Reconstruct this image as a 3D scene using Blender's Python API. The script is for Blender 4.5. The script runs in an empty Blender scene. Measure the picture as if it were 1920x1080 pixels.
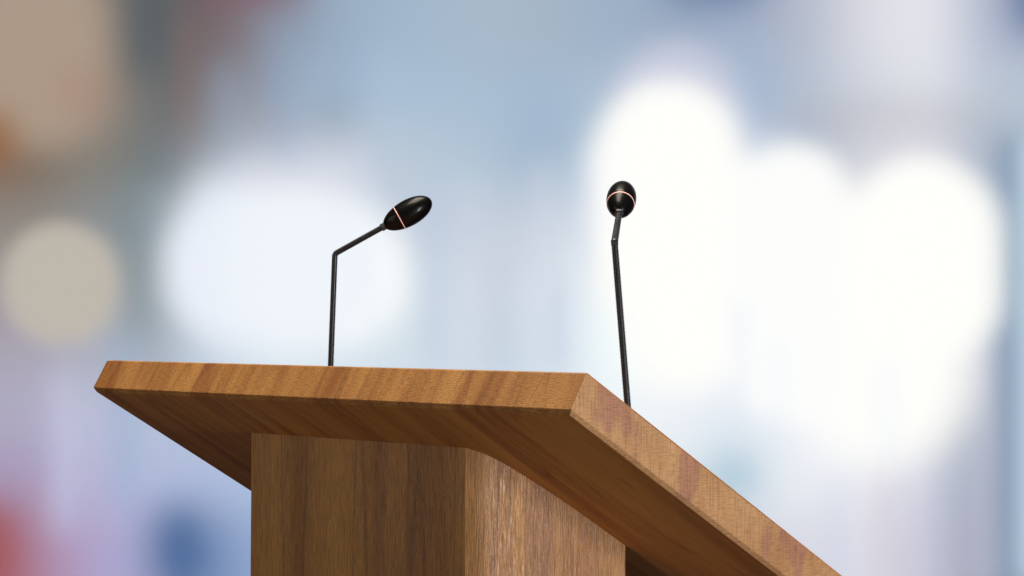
import bpy, bmesh, math, random
from mathutils import Vector, Matrix
random.seed(7)
sc = bpy.context.scene
col = sc.collection

# ------------------------------------------------------------------ camera
F_PX = 3758.08                      # focal length in pixels of a 1920 wide picture
CAM_Z = 1.225
PITCH, ROLL = 0.0220851, 0.00526456
cam_d = bpy.data.cameras.new('camera')
cam = bpy.data.objects.new('camera', cam_d)
col.objects.link(cam)
cam_d.sensor_width = 36.0
cam_d.lens = F_PX / 1920 * 36
cam_d.clip_start = 0.05
cam_d.clip_end = 60
cp, sp, cr, sr = math.cos(PITCH), math.sin(PITCH), math.cos(ROLL), math.sin(ROLL)
Rx = Matrix(((1, 0, 0), (0, cp, sp), (0, -sp, cp)))
Ry = Matrix(((cr, 0, sr), (0, 1, 0), (-sr, 0, cr)))
MW = (Ry @ Rx)                      # world -> (right, forward, up)
B = MW.transposed()
right, fwd, up = B.col[0], B.col[1], B.col[2]
rot = Matrix((right, up, -fwd)).transposed()
cam.matrix_world = Matrix.Translation((0, 0, CAM_Z)) @ rot.to_4x4()
sc.camera = cam

# ------------------------------------------------------------------ world, lamps, exposure
world = bpy.data.worlds.new('World')
sc.world = world
world.use_nodes = True
bg = world.node_tree.nodes['Background']
bg.inputs['Color'].default_value = (1.0, 0.93, 0.85, 1)
bg.inputs['Strength'].default_value = 0.03
sc.view_settings.view_transform = 'Standard'
sc.view_settings.look = 'None'
sc.view_settings.exposure = 0
sc.view_settings.gamma = 1
sc.cycles.caustics_refractive = False
sc.cycles.caustics_reflective = False
sc.cycles.max_bounces = 10

YAW = 0.83279384                    # turn of the lectern
TILT = 0.52318841                   # slope of its top
CORNER = Vector((0.06258453, 1.68, CAM_Z - 0.03435221))   # nearest corner of the top
W_TOP, D_TOP = 0.766945, 0.52
T_MID, CH_IN, CH_DN = 0.0342373, 0.0042804, 0.0032413
ROOT_Z = 0.0
X_L = Vector((math.cos(YAW), -math.sin(YAW), 0))          # along the front edge
Y_L = Vector((math.sin(YAW), math.cos(YAW), 0))           # towards the speaker

def L2W(x, y, z):
    return CORNER + X_L * x + Y_L * y + Vector((0, 0, z))

def area(name, pos, target, size, size_y, power, color):
    d = bpy.data.lights.new(name, 'AREA')
    d.shape = 'RECTANGLE'
    d.size, d.size_y, d.energy, d.color = size, size_y, power, color
    o = bpy.data.objects.new(name, d)
    col.objects.link(o)
    o.location = pos
    o.rotation_euler = (Vector(target) - Vector(pos)).to_track_quat('-Z', 'Y').to_euler()
    return o

area('ceiling_softbox', L2W(-0.45, 0.06, 2.0), L2W(-0.38, 0.1, 0), 1.6, 0.9, 82, (1.0, 0.92, 0.75))
area('side_softbox', L2W(2.3, 0.02, -0.12), L2W(-0.1, 0.15, -0.12), 0.45, 1.0, 62, (0.98, 0.97, 1.0))
area('front_fill', L2W(-0.9, -2.6, 0.62), L2W(-0.38, 0.1, 0), 1.6, 1.0, 15, (1.0, 0.88, 0.72))  # unseen fill light, added to lift column front and lower chamfer
area('glint_lamp', L2W(-0.25, -2.3, -0.35), L2W(-0.1, 0.2, 0.1), 0.04, 0.09, 3.6, (1.0, 0.97, 0.93))  # small unseen light added for a glint on the microphone head

# ------------------------------------------------------------------ helpers
def s2l(c):
    out = []
    for v in c:
        v = v / 255.0
        out.append(v / 12.92 if v <= 0.04045 else ((v + 0.055) / 1.055) ** 2.4)
    return tuple(out)

def tag(o, label=None, cat=None, group=None, kind=None):
    if label: o['label'] = label
    if cat: o['category'] = cat
    if group: o['group'] = group
    if kind: o['kind'] = kind
    return o

def link(name, bm, mats, parent=None, smooth=False, matrix=None):
    me = bpy.data.meshes.new(name)
    bm.normal_update()
    bm.to_mesh(me)
    bm.free()
    for m in (mats if isinstance(mats, (list, tuple)) else [mats]):
        me.materials.append(m)
    if smooth:
        for p in me.polygons: p.use_smooth = True
    o = bpy.data.objects.new(name, me)
    col.objects.link(o)
    if parent: o.parent = parent
    if matrix is not None: o.matrix_basis = matrix
    return o

def empty(name, loc, rz=0.0):
    o = bpy.data.objects.new(name, None)
    o.empty_display_size = 0.1
    o.location = loc
    o.rotation_euler = (0, 0, rz)
    col.objects.link(o)
    return o

# ------------------------------------------------------------------ materials
class NT:
    def __init__(self, name):
        self.m = bpy.data.materials.new(name)
        self.m.use_nodes = True
        self.t = self.m.node_tree
        self.t.nodes.clear()
        self.out = self.t.nodes.new('ShaderNodeOutputMaterial')
    def n(self, kind, **kw):
        nd = self.t.nodes.new(kind)
        for k, v in kw.items():
            if k.startswith('_'): nd.inputs[k[1:]].default_value = v
            else: setattr(nd, k, v)
        return nd
    def l(self, a, b): self.t.links.new(a, b)
    def ramp(self, src, stops):
        r = self.n('ShaderNodeValToRGB')
        e = r.color_ramp.elements
        while len(e) < len(stops): e.new(0.5)
        for i, (p, c) in enumerate(stops):
            e[i].position = p
            e[i].color = (c, c, c, 1) if not isinstance(c, tuple) else (*c, 1)
        self.l(src, r.inputs['Fac'])
        return r.outputs['Color']
    def noise(self, vec, scale, detail=2.0, rough=0.5, off=(0, 0, 0), distort=0.0):
        mp = self.n('ShaderNodeMapping')
        mp.inputs['Scale'].default_value = scale
        mp.inputs['Location'].default_value = off
        self.l(vec, mp.inputs['Vector'])
        nz = self.n('ShaderNodeTexNoise', _Scale=1.0, _Detail=detail, _Roughness=rough, _Distortion=distort)
        self.l(mp.outputs['Vector'], nz.inputs['Vector'])
        return nz.outputs['Fac']
    def mix(self, fac, a, b, mode='MIX'):
        mx = self.n('ShaderNodeMix', data_type='RGBA', blend_type=mode)
        if isinstance(fac, float): mx.inputs[0].default_value = fac
        else: self.l(fac, mx.inputs[0])
        for i, v in ((6, a), (7, b)):
            if isinstance(v, tuple): mx.inputs[i].default_value = (*v, 1)
            else: self.l(v, mx.inputs[i])
        return mx.outputs[2]

def wood(name, band, fibre, light, dark, wine, coord=None, off=(0, 0, 0), rough=0.45, bump=0.25,
         bdist=0.0006, wine_amt=0.5, patch=None, cross=None, spec=0.4, line_scale=2.6, fib_amt=0.30, joint=0.3):
    w = NT(name)
    tc = w.n('ShaderNodeTexCoord')
    if coord: tc.object = coord
    v = tc.outputs['Object']
    broad = w.noise(v, band, 3.0, 0.55, off)
    c = w.mix(w.ramp(broad, [(0.36, 0.0), (0.50, 0.62), (0.66, 1.0)]), dark, light)
    # a finer set of growth bands
    fine = w.noise(v, tuple(s * line_scale for s in band), 3.0, 0.6, (off[0] + 5, off[1] + 3, off[2] + 9))
    c = w.mix(w.ramp(fine, [(0.30, 0.38), (0.50, 0.0)]), c, dark)
    # wine coloured heartwood streaks
    ws = w.noise(v, patch or tuple(s * 1.25 for s in band), 2.0, 0.5, (off[0] + 31, off[1] + 17, off[2] + 23))
    c = w.mix(w.ramp(ws, [(0.56, 0.0), (0.63, wine_amt), (0.72, wine_amt)]), c, wine)
    # thin dark joint-like lines
    tl = w.noise(v, tuple(s * 1.7 for s in band), 1.0, 0.4, (off[0] + 71, off[1] + 57, off[2] + 13))
    c = w.mix(w.ramp(tl, [(0.484, 0.0), (0.50, joint), (0.516, 0.0)]), c, tuple(x * 0.5 for x in wine))
    # fibres and pores
    fb = w.noise(v, fibre, 2.0, 0.7, (off[0] + 3, off[1] + 1, off[2] + 2))
    fr = w.ramp(fb, [(0.33, 0.0), (0.52, 0.75), (0.72, 1.0)])
    fm = w.n('ShaderNodeMapRange', _From_Min=0.0) if False else None
    c2 = w.mix(fr, tuple(1 - fib_amt * 1.25 for _ in range(3)), (1.0 + fib_amt * .35,) * 3)
    c = w.mix(1.0, c, c2, 'MULTIPLY')
    h = fr
    if cross:
        cb = w.noise(v, cross, 2.0, 0.65, (off[0] + 13, off[1] + 41, off[2] + 27))
        cr_ = w.ramp(cb, [(0.36, 0.0), (0.55, 1.0)])
        c = w.mix(1.0, c, w.mix(cr_, (1 - fib_amt,) * 3, (1.03,) * 3), 'MULTIPLY')
        h = w.mix(0.5, fr, cr_)
    p = w.n('ShaderNodeBsdfPrincipled')
    w.l(c, p.inputs['Base Color'])
    w.l(w.ramp(fb, [(0.35, min(1, rough + 0.18)), (0.65, rough)]), p.inputs['Roughness'])
    p.inputs['Specular IOR Level'].default_value = spec
    b = w.n('ShaderNodeBump', _Strength=bump, _Distance=bdist)
    w.l(h, b.inputs['Height'])
    w.l(b.outputs['Normal'], p.inputs['Normal'])
    w.l(p.outputs['BSDF'], w.out.inputs['Surface'])
    return w.m

def plain(name, c, rough=0.4, spec=0.5, coat=0.0, bump=None, metal=0.0):
    w = NT(name)
    p = w.n('ShaderNodeBsdfPrincipled')
    tc = w.n('ShaderNodeTexCoord')
    nz = w.noise(tc.outputs['Object'], (90, 90, 90), 3.0)
    w.l(w.mix(nz, tuple(x * 0.85 for x in c), tuple(min(1, x * 1.15) for x in c)), p.inputs['Base Color'])
    w.l(w.ramp(nz, [(0.3, rough * 0.9), (0.7, rough * 1.15)]), p.inputs['Roughness'])
    p.inputs['Specular IOR Level'].default_value = spec
    p.inputs['Coat Weight'].default_value = coat
    p.inputs['Coat Roughness'].default_value = 0.06
    p.inputs['Metallic'].default_value = metal
    w.l(p.outputs['BSDF'], w.out.inputs['Surface'])
    return w.m

def glow(name, rgb, k=1.0):
    w = NT(name)
    e = w.n('ShaderNodeEmission')
    e.inputs['Color'].default_value = (*s2l(rgb), 1)
    e.inputs['Strength'].default_value = k
    w.l(e.outputs['Emission'], w.out.inputs['Surface'])
    return w.m

# ------------------------------------------------------------------ the lectern
lectern = empty('lectern', L2W(-W_TOP / 2, 0.14, 0) * 1.0, -YAW)
lectern.location.z = ROOT_Z
tag(lectern, 'brown wooden lectern with a sloping slab top on a round-cornered column', 'lectern')
rootinv = lectern.matrix_basis.inverted() if False else (Matrix.Translation(lectern.location) @ Matrix.Rotation(-YAW, 4, 'Z')).inverted()

L_LIGHT, L_DARK, L_WINE = (0.52, 0.250, 0.078), (0.29, 0.108, 0.028), (0.24, 0.068, 0.026)
top_long = wood('wood_top_long_grain', (17, 1.3, 2.2), (105, 110, 1250), L_LIGHT, L_DARK, L_WINE,
                off=(0.35, 0.0, 0.0), rough=0.46, wine_amt=0.55, cross=(420, 160, 1500), fib_amt=0.29, bump=0.45, line_scale=2.1)
top_end = wood('wood_top_end_grain', (4, 15, 9), (500, 760, 30), (0.50, 0.270, 0.115), (0.39, 0.190, 0.075),
               (0.34, 0.150, 0.095), coord=lectern, off=(0, 1.7, 0), rough=0.5, wine_amt=0.7,
               patch=(3, 19, 11), cross=(300, 90, 900), fib_amt=0.22, bump=0.3, line_scale=2.0, joint=0.0)
top_under = wood('wood_top_underside', (17, 1.1, 2.2), (700, 26, 700), (0.56, 0.235, 0.060), (0.36, 0.128, 0.030),
                 (0.27, 0.078, 0.026), off=(0.35, 0.0, 0.0), rough=0.55, wine_amt=0.6, fib_amt=0.10, bump=0.15, line_scale=2.1, joint=0.35)
col_wood = wood('wood_column', (13, 13, 0.45), (900, 900, 34), (0.50, 0.240, 0.062), (0.31, 0.128, 0.030),
                (0.25, 0.095, 0.038), off=(2.2, 0.6, 0), rough=0.37, wine_amt=0.5, joint=0.45,
                cross=(1500, 1500, 60), fib_amt=0.30, bump=0.5, bdist=0.0009, spec=0.62)

def top_bm():
    bm = bmesh.new()
    t = T_MID
    rings = []
    for z, i in ((CH_DN, CH_IN), (0, 0), (-t, 0), (-t - CH_DN, CH_IN)):
        rings.append([bm.verts.new(v) for v in ((-W_TOP + i, i, z), (-i, i, z), (-i, D_TOP - i, z), (-W_TOP + i, D_TOP - i, z))])
    bm.faces.new(rings[0])
    bm.faces.new(list(reversed(rings[3])))
    for a, b in zip(rings[:-1], rings[1:]):
        for k in range(4):
            j = (k + 1) % 4
            bm.faces.new((a[k], b[k], b[j], a[j]))
    bmesh.ops.recalc_face_normals(bm, faces=bm.faces)
    bmesh.ops.bevel(bm, geom=list(bm.edges), offset=0.0006, segments=2, affect='EDGES', profile=0.6)
    bm.normal_update()
    for f in bm.faces:
        if abs(f.normal.x) > 0.9 or (abs(f.normal.x) > 0.4 and f.normal.z < 0): f.material_index = 1
        elif f.normal.z < -0.9: f.material_index = 2
    return bm
Mt = Matrix.Translation(CORNER) @ Matrix.Rotation(-YAW, 4, 'Z') @ Matrix.Rotation(-TILT, 4, 'X')
top = link('tabletop', top_bm(), [top_long, top_end, top_under], lectern, matrix=rootinv @ Mt)
tag(top, 'slab top with lit orange front edge and dark underside')

# column: plan traced in lectern coordinates relative to the near corner; mirrored about the middle
XC = -W_TOP / 2
half = [(0.0, 0.0525), (0.085, 0.0525), (0.1688, 0.0531)]
curve = [(0.1688, 0.0531), (0.1815, 0.0573), (0.1897, 0.0646), (0.1952, 0.0784), (0.2027, 0.1014), (0.2094, 0.1613), (0.2092, 0.1956), (0.2085, 0.2246)]
def catmull(pts, n=7):
    out = []
    P = [pts[0]] + pts + [pts[-1]]
    for i in range(1, len(P) - 2):
        for k in range(n):
            u = k / n
            out.append(tuple(0.5 * ((2 * P[i][a]) + (-P[i-1][a] + P[i+1][a]) * u + (2*P[i-1][a] - 5*P[i][a] + 4*P[i+1][a] - P[i+2][a]) * u*u
                       + (-P[i-1][a] + 3*P[i][a] - 3*P[i+1][a] + P[i+2][a]) * u**3) for a in (0, 1)))
    out.append(pts[-1])
    return out
# smooth right flank: quick turn of the corner that opens into a long flat side
cv = catmull([(0.1688, 0.0531), (0.1752, 0.0560), (0.1815, 0.0592), (0.1885, 0.0650), (0.1955, 0.0790), (0.2015, 0.1030), (0.2062, 0.1320), (0.2085, 0.1640), (0.2092, 0.1950), (0.2092, 0.2250)])
plan = [(XC + x, y) for x, y in cv]
cvl = catmull([(0.1775, 0.0531), (0.1885, 0.0620), (0.1965, 0.0760), (0.2020, 0.0980), (0.2062, 0.1320), (0.2085, 0.1640), (0.2092, 0.1950), (0.2092, 0.2250)])
planm = [(XC - x, y) for x, y in reversed(cvl)]
def col_bm():
    bm = bmesh.new()
    pl = planm + [(XC, 0.0526)] + plan
    zb = -(CORNER.z - ROOT_Z)
    def under(y):    # the underside plane of the slab, 1 mm sunk into it
        return -math.tan(TILT) * y - (T_MID + CH_DN) / math.cos(TILT) + 0.001
    lo = [bm.verts.new((x, y, zb)) for x, y in pl]
    hi = [bm.verts.new((x, y, under(y))) for x, y in pl]
    n = len(pl)
    for i in range(n):
        j = (i + 1) % n
        f = bm.faces.new((lo[i], lo[j], hi[j], hi[i]))
        f.smooth = not (i in (len(planm) - 1, len(planm)) or i == n - 1)
    bm.faces.new(hi); bm.faces.new(list(reversed(lo)))
    bmesh.ops.recalc_face_normals(bm, faces=bm.faces)
    bm.edges.ensure_lookup_table()
    kink = {(round(p[0], 4), round(p[1], 4)) for p in (planm[-1], plan[0])}
    for e in bm.edges:
        a_, b_ = e.verts
        if abs(a_.co.x - b_.co.x) < 1e-5 and abs(a_.co.y - b_.co.y) < 1e-5 and (round(a_.co.x, 4), round(a_.co.y, 4)) in kink: e.smooth = False
        if len(e.link_faces) == 2 and e.calc_face_angle(0) > math.radians(13): e.smooth = False
    return bm
Mc = Matrix.Translation(CORNER) @ Matrix.Rotation(-YAW, 4, 'Z')
column = link('column', col_bm(), col_wood, lectern, matrix=rootinv @ Mc)

# ------------------------------------------------------------------ the microphones
black_neck = plain('black_neck_rubber', (0.010, 0.010, 0.014), 0.36, 0.6)
black_gloss = plain('black_gloss_shell', (0.004, 0.0034, 0.0034), 0.34, 0.09, coat=0.10)
black_collar = plain('black_collar_metal', (0.02, 0.02, 0.023), 0.25, 0.6)
ring_mat = plain('pink_light_ring', (0.90, 0.50, 0.44), 0.35, 0.4)
rp = [n for n in ring_mat.node_tree.nodes if n.type == 'BSDF_PRINCIPLED'][0]
rp.inputs['Emission Color'].default_value = (1.0, 0.50, 0.44, 1)
rp.inputs['Emission Strength'].default_value = 0.22

def frame_of(d):
    d = d.normalized()
    a = Vector((0, 0, 1)).cross(d)
    if a.length < 1e-4: a = Vector((1, 0, 0))
    a.normalize()
    return a, d.cross(a).normalized(), d

def lathe(bm, o, d, prof, seg=32, cap=True):
    a, b, d = frame_of(d)
    prev = None
    first = None
    for t, r in prof:
        c = o + d * t
        if r < 1e-6:
            ring = [bm.verts.new(c)]
        else:
            ring = [bm.verts.new(c + (a * math.cos(2 * math.pi * k / seg) + b * math.sin(2 * math.pi * k / seg)) * r) for k in range(seg)]
        if prev is not None:
            for k in range(seg):
                j = (k + 1) % seg
                q = [prev[k % len(prev)], prev[j % len(prev)], ring[j % len(ring)], ring[k % len(ring)]]
                u = []
                for v in q:
                    if v not in u: u.append(v)
                if len(u) > 2: bm.faces.new(u)
        elif cap and len(ring) > 2:
            bm.faces.new(list(reversed(ring)))
        prev = ring
    if cap and len(prev) > 2: bm.faces.new(prev)

def ribbed(bm, pts, r, pitch, amp, seg=20):
    """one continuous ribbed tube along a polyline"""
    lens = [(pts[i + 1] - pts[i]).length for i in range(len(pts) - 1)]
    total = sum(lens)
    def at(s):
        for i, ln in enumerate(lens):
            if s <= ln or i == len(lens) - 1: return pts[i].lerp(pts[i + 1], min(1, s / ln)), (pts[i + 1] - pts[i]).normalized()
            s -= ln
    n = int(total / pitch)
    prev = None
    a0 = None
    for i in range(n * 4 + 1):
        s = total * i / (n * 4)
        c, d = at(s)
        e = min(total, s + .002); g = max(0, s - .002)
        d = (at(e)[0] - at(g)[0]).normalized()
        if a0 is None: a0 = d.orthogonal().normalized()
        a0 = (a0 - d * a0.dot(d)).normalized()
        b0 = d.cross(a0)
        rr = r + (amp if i % 4 in (1, 2) else 0)
        ring = [bm.verts.new(c + (a0 * math.cos(2 * math.pi * k / seg) + b0 * math.sin(2 * math.pi * k / seg)) * rr) for k in range(seg)]
        if prev:
            for k in range(seg):
                j = (k + 1) % seg
                bm.faces.new((prev[k], prev[j], ring[j], ring[k]))
        prev = ring

def head_prof(t):   # t 0..1 neck to tip, egg that is a little fuller past the middle
    u = 2 * t - 1
    return 0.0150 * math.sqrt(max(0, 1 - u * u)) * (1 + 0.045 * u)

def microphone(side, label, smooth_arm):
    m = side
    bx, by = XC - side * 0.2428, 0.2026
    bz = CH_DN / math.cos(TILT) - math.tan(TILT) * by
    base = Vector((bx, by, bz))
    sd = Vector((m * 0.0889, -0.0298, 1)).normalized()
    bend = base + sd * 0.2359
    ad = Vector((m * math.cos(0.5159) * math.cos(0.8702), math.cos(0.5159) * math.sin(0.8702), math.sin(0.5159)))
    neck = bend + ad * 0.0627
    root = empty('microphone', L2W(*base), -YAW)
    tag(root, label, 'microphone', 'gooseneck microphones on the lectern')
    def V(p): return p - base
    up_n = Vector((0, math.sin(TILT), math.cos(TILT)))
    # mounting flange on the slope
    bm = bmesh.new()
    lathe(bm, Vector((0, 0, 0)) + up_n * 0.0002, up_n, [(0, 0.017), (0.003, 0.017), (0.0045, 0.0155), (0.006, 0.008), (0.016, 0.006), (0.018, 0.005)], 36)
    link('base', bm, black_collar, root, smooth=False)
    bm = bmesh.new()
    k = 0.005
    if smooth_arm:
        ribbed(bm, [V(base) + sd * 0.004, V(bend) - sd * 0.0008], 0.0029, 0.00130, 0.0006)
    else:
        ribbed(bm, [V(base) + sd * 0.004, V(bend) - sd * k * .35, V(bend) + ad * k * .35, V(neck) + ad * 0.001], 0.0029, 0.00130, 0.0006)
    link('gooseneck', bm, black_neck, root, smooth=False)
    if smooth_arm:
        bm = bmesh.new()
        lathe(bm, V(bend) - sd * 0.0030, (sd * .8 + ad * .2), [(0, 0.0033), (0.0004, 0.0036), (0.0016, 0.0036), (0.002, 0.0032), (0.0026, 0.0032), (0.003, 0.0036), (0.0048, 0.0036), (0.0056, 0.0031)], 24)
        lathe(bm, V(bend) - ad * 0.0006, ad, [(0, 0.0034), (0.002, 0.0035), (0.060, 0.0032), (0.0640, 0.0032)], 12)
        link('arm', bm, black_collar, root, smooth=False)
    bm = bmesh.new()
    # the nut under the head, six flats
    lathe(bm, V(neck) - ad * 0.0030, ad, [(0, 0.0040), (0.0006, 0.0048), (0.0046, 0.0048), (0.0054, 0.0042)], 6)
    lathe(bm, V(neck) + ad * 0.0022, ad, [(0, 0.0038), (0.003, 0.0038)], 20)
    link('collar', bm, black_collar, root, smooth=False)
    bm = bmesh.new()
    o = V(neck) + ad * 0.0006
    L = 0.0612
    tb = 0.325
    N_ = 56
    prof = [(L * (0.5 - 0.5 * math.cos(math.pi * i / N_)), head_prof(0.5 - 0.5 * math.cos(math.pi * i / N_))) for i in range(N_ + 1)]
    lathe(bm, o, ad, prof, 48)
    head = link('head', bm, black_gloss, root, smooth=True)
    bm = bmesh.new()
    t0, t1 = tb - 0.010, tb + 0.010
    lathe(bm, o, ad, [(L * t0, head_prof(t0) - 0.0004), (L * t0 + .0002, head_prof(t0) + 0.00022), (L * tb, head_prof(tb) + 0.00026),
                      (L * t1 - .0002, head_prof(t1) + 0.00022), (L * t1, head_prof(t1) - 0.0004)], 64, cap=False)
    link('ring', bm, ring_mat, head, smooth=True)
    return root

microphone(1, 'black microphone whose ribbed neck bends right, egg-shaped head seen from its side', False)
microphone(-1, 'black microphone by the near right edge, head seen foreshortened from behind', True)

# ------------------------------------------------------------------ background: an added frosted sheet that blurs glowing shapes behind it
GY = 4.6
def at(px, py, Y):
    d = B @ Vector(((px - 960) / F_PX, 1, (540 - py) / F_PX))
    return Vector((0, 0, CAM_Z)) + d * (Y / d.y)

w = NT('frosted_glass')
r = w.n('ShaderNodeBsdfRefraction', _Roughness=0.33, _IOR=1.45)
r.inputs['Color'].default_value = (1, 1, 1, 1)
w.l(r.outputs['BSDF'], w.out.inputs['Surface'])
bm = bmesh.new()
bmesh.ops.create_cube(bm, size=1.0, matrix=Matrix.Translation((0, GY, 1.5)) @ Matrix.Diagonal((9, 0.02, 7, 1)))
gl = link('blur_glass', bm, w.m)  # sheet added only to blur what stands behind it
tag(gl, kind='structure')

GRID = [  # blurred background tones, put into emission colours tile by tile
 [(165,145,130),(150,134,120),(94,101,104),(122,103,105),(142,154,172),(155,177,199),(163,184,204),(168,186,202),(167,182,198),(157,177,199),(155,172,194),(163,178,202),(176,183,200),(218,218,227),(234,234,239),(169,178,201)],
 [(168,148,132),(152,134,118),(103,111,114),(125,115,115),(161,177,197),(160,184,207),(170,192,214),(170,190,211),(163,186,209),(175,192,211),(208,207,222),(170,190,211),(176,190,208),(208,214,223),(227,229,237),(189,202,215)],
 [(118,100,84),(132,128,118),(108,119,124),(162,162,169),(195,202,216),(203,208,221),(185,200,213),(178,198,214),(156,178,202),(178,200,214),(250,250,255),(218,224,240),(165,180,201),(207,207,216),(224,221,229),(155,170,189)],
 [(145,138,132),(142,146,150),(122,143,150),(203,207,216),(238,240,249),(218,222,231),(192,203,218),(199,208,221),(201,208,221),(217,230,238),(255,255,252),(255,255,252),(255,255,252),(255,255,252),(252,250,252),(146,167,196)],
 [(152,148,146),(159,158,159),(149,161,164),(242,243,250),(252,252,252),(246,250,253),(211,224,232),(210,218,228),(213,222,233),(247,252,252),(255,255,252),(255,255,252),(255,255,252),(255,255,252),(252,252,252),(185,202,219)],
 [(172,165,180),(174,178,189),(164,178,192),(213,225,236),(237,245,248),(218,230,239),(211,224,232),(206,218,229),(206,221,232),(240,251,253),(255,255,252),(241,245,252),(255,255,252),(255,255,252),(250,250,252),(133,150,177)],
 [(175,172,195),(193,196,219),(181,193,216),(179,195,218),(188,201,223),(198,210,229),(203,215,229),(203,215,229),(212,222,232),(242,246,249),(238,242,247),(225,233,243),(238,240,249),(250,250,250),(235,237,247),(125,142,164)],
 [(166,150,182),(187,186,217),(177,188,219),(179,191,222),(175,196,227),(198,210,229),(203,215,229),(203,215,229),(212,222,232),(232,238,243),(225,232,239),(209,224,232),(237,240,245),(235,236,243),(208,209,224),(123,137,161)],
 [(172,125,148),(177,166,206),(159,168,204),(124,147,187),(160,181,214),(198,210,229),(203,215,229),(203,215,229),(212,222,232),(217,222,233),(208,214,228),(211,216,230),(216,215,225),(217,220,231),(200,195,211),(122,137,157)],
]
def wall_bm(Y):
    bm = bmesh.new()
    mats = {}
    ml = []
    nx, ny = 16, 9
    ext = 6
    for j in range(-ext, ny + ext):
        for i in range(-ext, nx + ext):
            c = GRID[min(max(j, 0), ny - 1)][min(max(i, 0), nx - 1)]
            if c not in mats:
                mats[c] = len(ml)
                ml.append(glow('glow_patch', c))
            q = [at(i * 120, j * 120, Y), at(i * 120, (j + 1) * 120, Y), at((i + 1) * 120, (j + 1) * 120, Y), at((i + 1) * 120, j * 120, Y)]
            vs = [bm.verts.new(v) for v in q]
            f = bm.faces.new(vs)
            f.material_index = mats[c]
    bmesh.ops.remove_doubles(bm, verts=bm.verts, dist=1e-4)
    bmesh.ops.recalc_face_normals(bm, faces=bm.faces)
    ret = bmesh.ops.extrude_face_region(bm, geom=list(bm.faces))
    for v in [g for g in ret['geom'] if isinstance(g, bmesh.types.BMVert)]: v.co.y += 0.05
    return bm, ml
bm, ml = wall_bm(6.35)
tag(link('glow_wall', bm, ml), kind='structure')  # tiles glow to paint the soft background tones

def rounded(px0, py0, px1, py1, rad, Y, rgb, k, name, label, cat, group=None):
    """a self-glowing shape with rounded corners, 3 cm deep, standing behind the glass"""
    bm = bmesh.new()
    pts = []
    rad = min(rad, (px1 - px0) / 2, (py1 - py0) / 2)
    for cx, cy, a0 in ((px1 - rad, py0 + rad, -90), (px1 - rad, py1 - rad, 0), (px0 + rad, py1 - rad, 90), (px0 + rad, py0 + rad, 180)):
        for s in range(13):
            a = math.radians(a0 + s * 7.5)
            pts.append((cx + rad * math.cos(a), cy + rad * math.sin(a)))
    f = [bm.verts.new(at(x, y, Y)) for x, y in pts]
    bmesh.ops.remove_doubles(bm, verts=bm.verts, dist=1e-5)
    f = list(bm.verts)
    face = bm.faces.new(f)
    ret = bmesh.ops.extrude_face_region(bm, geom=[face])
    for v in [g for g in ret['geom'] if isinstance(g, bmesh.types.BMVert)]: v.co.y += 0.03
    bmesh.ops.recalc_face_normals(bm, faces=bm.faces)
    o = link(name, bm, glow(name, rgb, k))
    if cat == 'structure': tag(o, kind='structure')
    else: tag(o, label, cat, group)
    return o

WH = (255, 255, 251)
G = 'bright windows behind the frosted glass'
rounded(330, 295, 735, 560, 120, 5.6, (218, 222, 233), 1.0, 'glow_patch', None, 'structure')  # glowing patch that paints the soft upper fade of the left windows
rounded(420, 350, 690, 652, 120, 5.28, (240, 245, 251), 1.0, 'lit_window', 'blurred white window between its two neighbours left of the microphone neck', 'window', G)
rounded(308, 348, 600, 650, 130, 5.32, (235, 240, 250), 1.0, 'lit_window', 'blurred pale window left of the ribbed microphone neck', 'window', G)
rounded(500, 375, 768, 650, 130, 5.34, (250, 252, 253), 1.0, 'lit_window', 'blurred white window behind the bent neck of the microphone', 'window', G)
rounded(1112, 150, 1395, 640, 142, 5.2, WH, 1.0, 'lit_window', 'tall blurred white window behind the foreshortened microphone head', 'window', G)
rounded(1150, 460, 1440, 745, 142, 5.45, WH, 1.0, 'lit_window', 'blurred white window low behind the nearer microphone neck', 'window', G)
rounded(1375, 268, 1590, 800, 105, 5.18, (253, 254, 252), 1.0, 'lit_window', 'blurred white window in the middle of the bright right half', 'window', G)
rounded(1575, 292, 1882, 700, 153, 5.18, WH, 1.0, 'lit_window', 'largest blurred white window near the right edge', 'window', G)
rounded(1490, 480, 1830, 880, 165, 5.60, WH, 1.0, 'lit_window', 'blurred white window low above the sloping right edge', 'window', G)
rounded(1886, 250, 1906, 1100, 5, 5.1, (108, 134, 165), 1.0, 'glow_post', None, 'structure')  # dark stripe whose dim tone is emitted
rounded(1906, 260, 2060, 1100, 30, 5.2, (190, 212, 226), 1.0, 'lit_window', 'narrow pale blue window cut by the right edge', 'window', G)
rounded(1148, 78, 1385, 420, 118, 5.3, (202, 206, 224), 1.0, 'glow_patch', None, 'structure')  # this patch and the next paint the tall window's soft halo
rounded(1092, 230, 1250, 560, 79, 5.3, (226, 234, 246), 1.0, 'glow_patch', None, 'structure')
rounded(1480, 198, 1850, 226, 14, 5.75, (180, 178, 186), 1.0, 'glow_patch', None, 'structure')  # from here glowing patches paint darker and tinted background tones
rounded(1250, -120, 1440, 5, 30, 5.6, (100, 122, 160), 1.0, 'glow_patch', None, 'structure')
rounded(360, -120, 580, 0, 30, 5.6, (128, 92, 100), 1.0, 'glow_patch', None, 'structure')
rounded(1905, -120, 2020, 60, 30, 5.5, (80, 106, 150), 1.0, 'glow_patch', None, 'structure')
rounded(-60, -90, 212, 282, 130, 5.45, (172, 153, 136), 1.0, 'glow_patch', None, 'structure')
rounded(205, -90, 305, 150, 45, 5.75, (86, 96, 101), 1.0, 'glow_patch', None, 'structure')
rounded(118, 130, 185, 215, 32, 5.4, (172, 142, 126), 1.0, 'glow_patch', None, 'structure')
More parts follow.
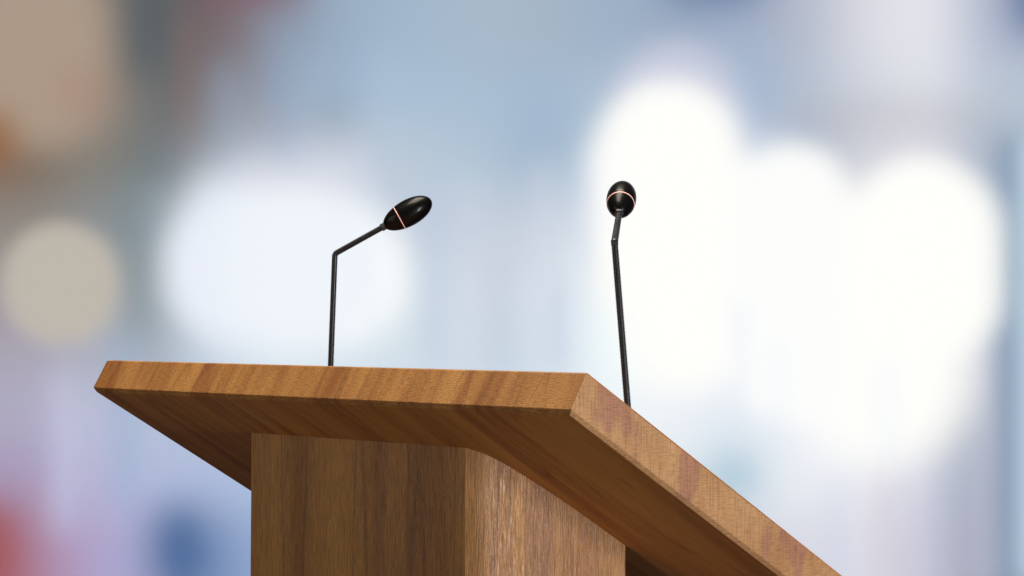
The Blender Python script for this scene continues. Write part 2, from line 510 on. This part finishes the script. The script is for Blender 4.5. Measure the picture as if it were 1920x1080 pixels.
rounded(-30, 210, 20, 300, 25, 5.3, (150, 100, 62), 1.0, 'glow_patch', None, 'structure')
rounded(4, 416, 222, 646, 112, 4.99, (191, 184, 173), 1.0, 'bokeh_disc', 'round beige bokeh disc of a blurred lamp at far left', 'lamp')  # blur disc built as a glowing shape
rounded(285, 940, 385, 1120, 50, 5.6, (62, 100, 148), 1.0, 'blue_glow', None, 'structure')  # these coloured patches emit their background tone without being lamps
rounded(-140, 935, 40, 1140, 60, 5.5, (162, 88, 90), 1.0, 'red_glow', None, 'structure')
rounded(1330, 850, 1420, 930, 40, 5.6, (150, 190, 208), 1.0, 'teal_glow', None, 'structure')
rounded(590, 190, 660, 260, 35, 5.7, (140, 158, 172), 1.0, 'grey_glow', None, 'structure')
rounded(-60, 190, 22, 330, 30, 5.6, (142, 100, 66), 1.0, 'brown_glow', None, 'structure')

# slim upright glowing strips that paint faint streaks into the background
for x0, x1, y0, y1, Y, c in (
        (398, 412, 370, 620, 5.12, (232, 238, 248)), (470, 482, 380, 630, 5.12, (238, 243, 250)), (688, 702, 390, 630, 5.12, (236, 243, 249)),
        (1452, 1470, 640, 800, 5.15, (240, 245, 251)), (1380, 1400, 560, 760, 5.12, (238, 243, 251)), (1655, 1675, 680, 860, 5.15, (243, 246, 251)),
        (410, 428, 120, 330, 5.45, (162, 182, 206)), (520, 545, 60, 300, 5.5, (146, 168, 196)), (700, 716, 90, 600, 5.5, (180, 198, 218)),
        (800, 822, 300, 680, 5.3, (188, 203, 224)), (868, 886, 330, 690, 5.35, (208, 215, 230)), (930, 950, 480, 700, 5.3, (190, 198, 216)),
        (1010, 1030, 300, 700, 5.35, (212, 218, 232)), (1060, 1078, 520, 700, 5.3, (190, 205, 226)), (250, 268, 330, 640, 5.3, (118, 142, 152)),
        (282, 296, 340, 700, 5.25, (158, 163, 170)), (212, 240, 640, 940, 5.4, (156, 176, 208)), (96, 118, 690, 1000, 5.35, (196, 198, 226)),
        (330, 350, 40, 260, 5.4, (128, 108, 104)), (1420, 1440, 60, 240, 5.4, (160, 178, 206)), (1560, 1576, 900, 1120, 5.35, (206, 214, 232)),
        (1640, 1660, 890, 1120, 5.35, (222, 216, 222)), (1760, 1775, 880, 1120, 5.35, (205, 212, 230)), (1838, 1862, 640, 1120, 5.35, (196, 198, 216))):
    rounded(x0, y0, x1, y1, 9, Y, c, 1.0, 'glow_streak', None, 'structure')
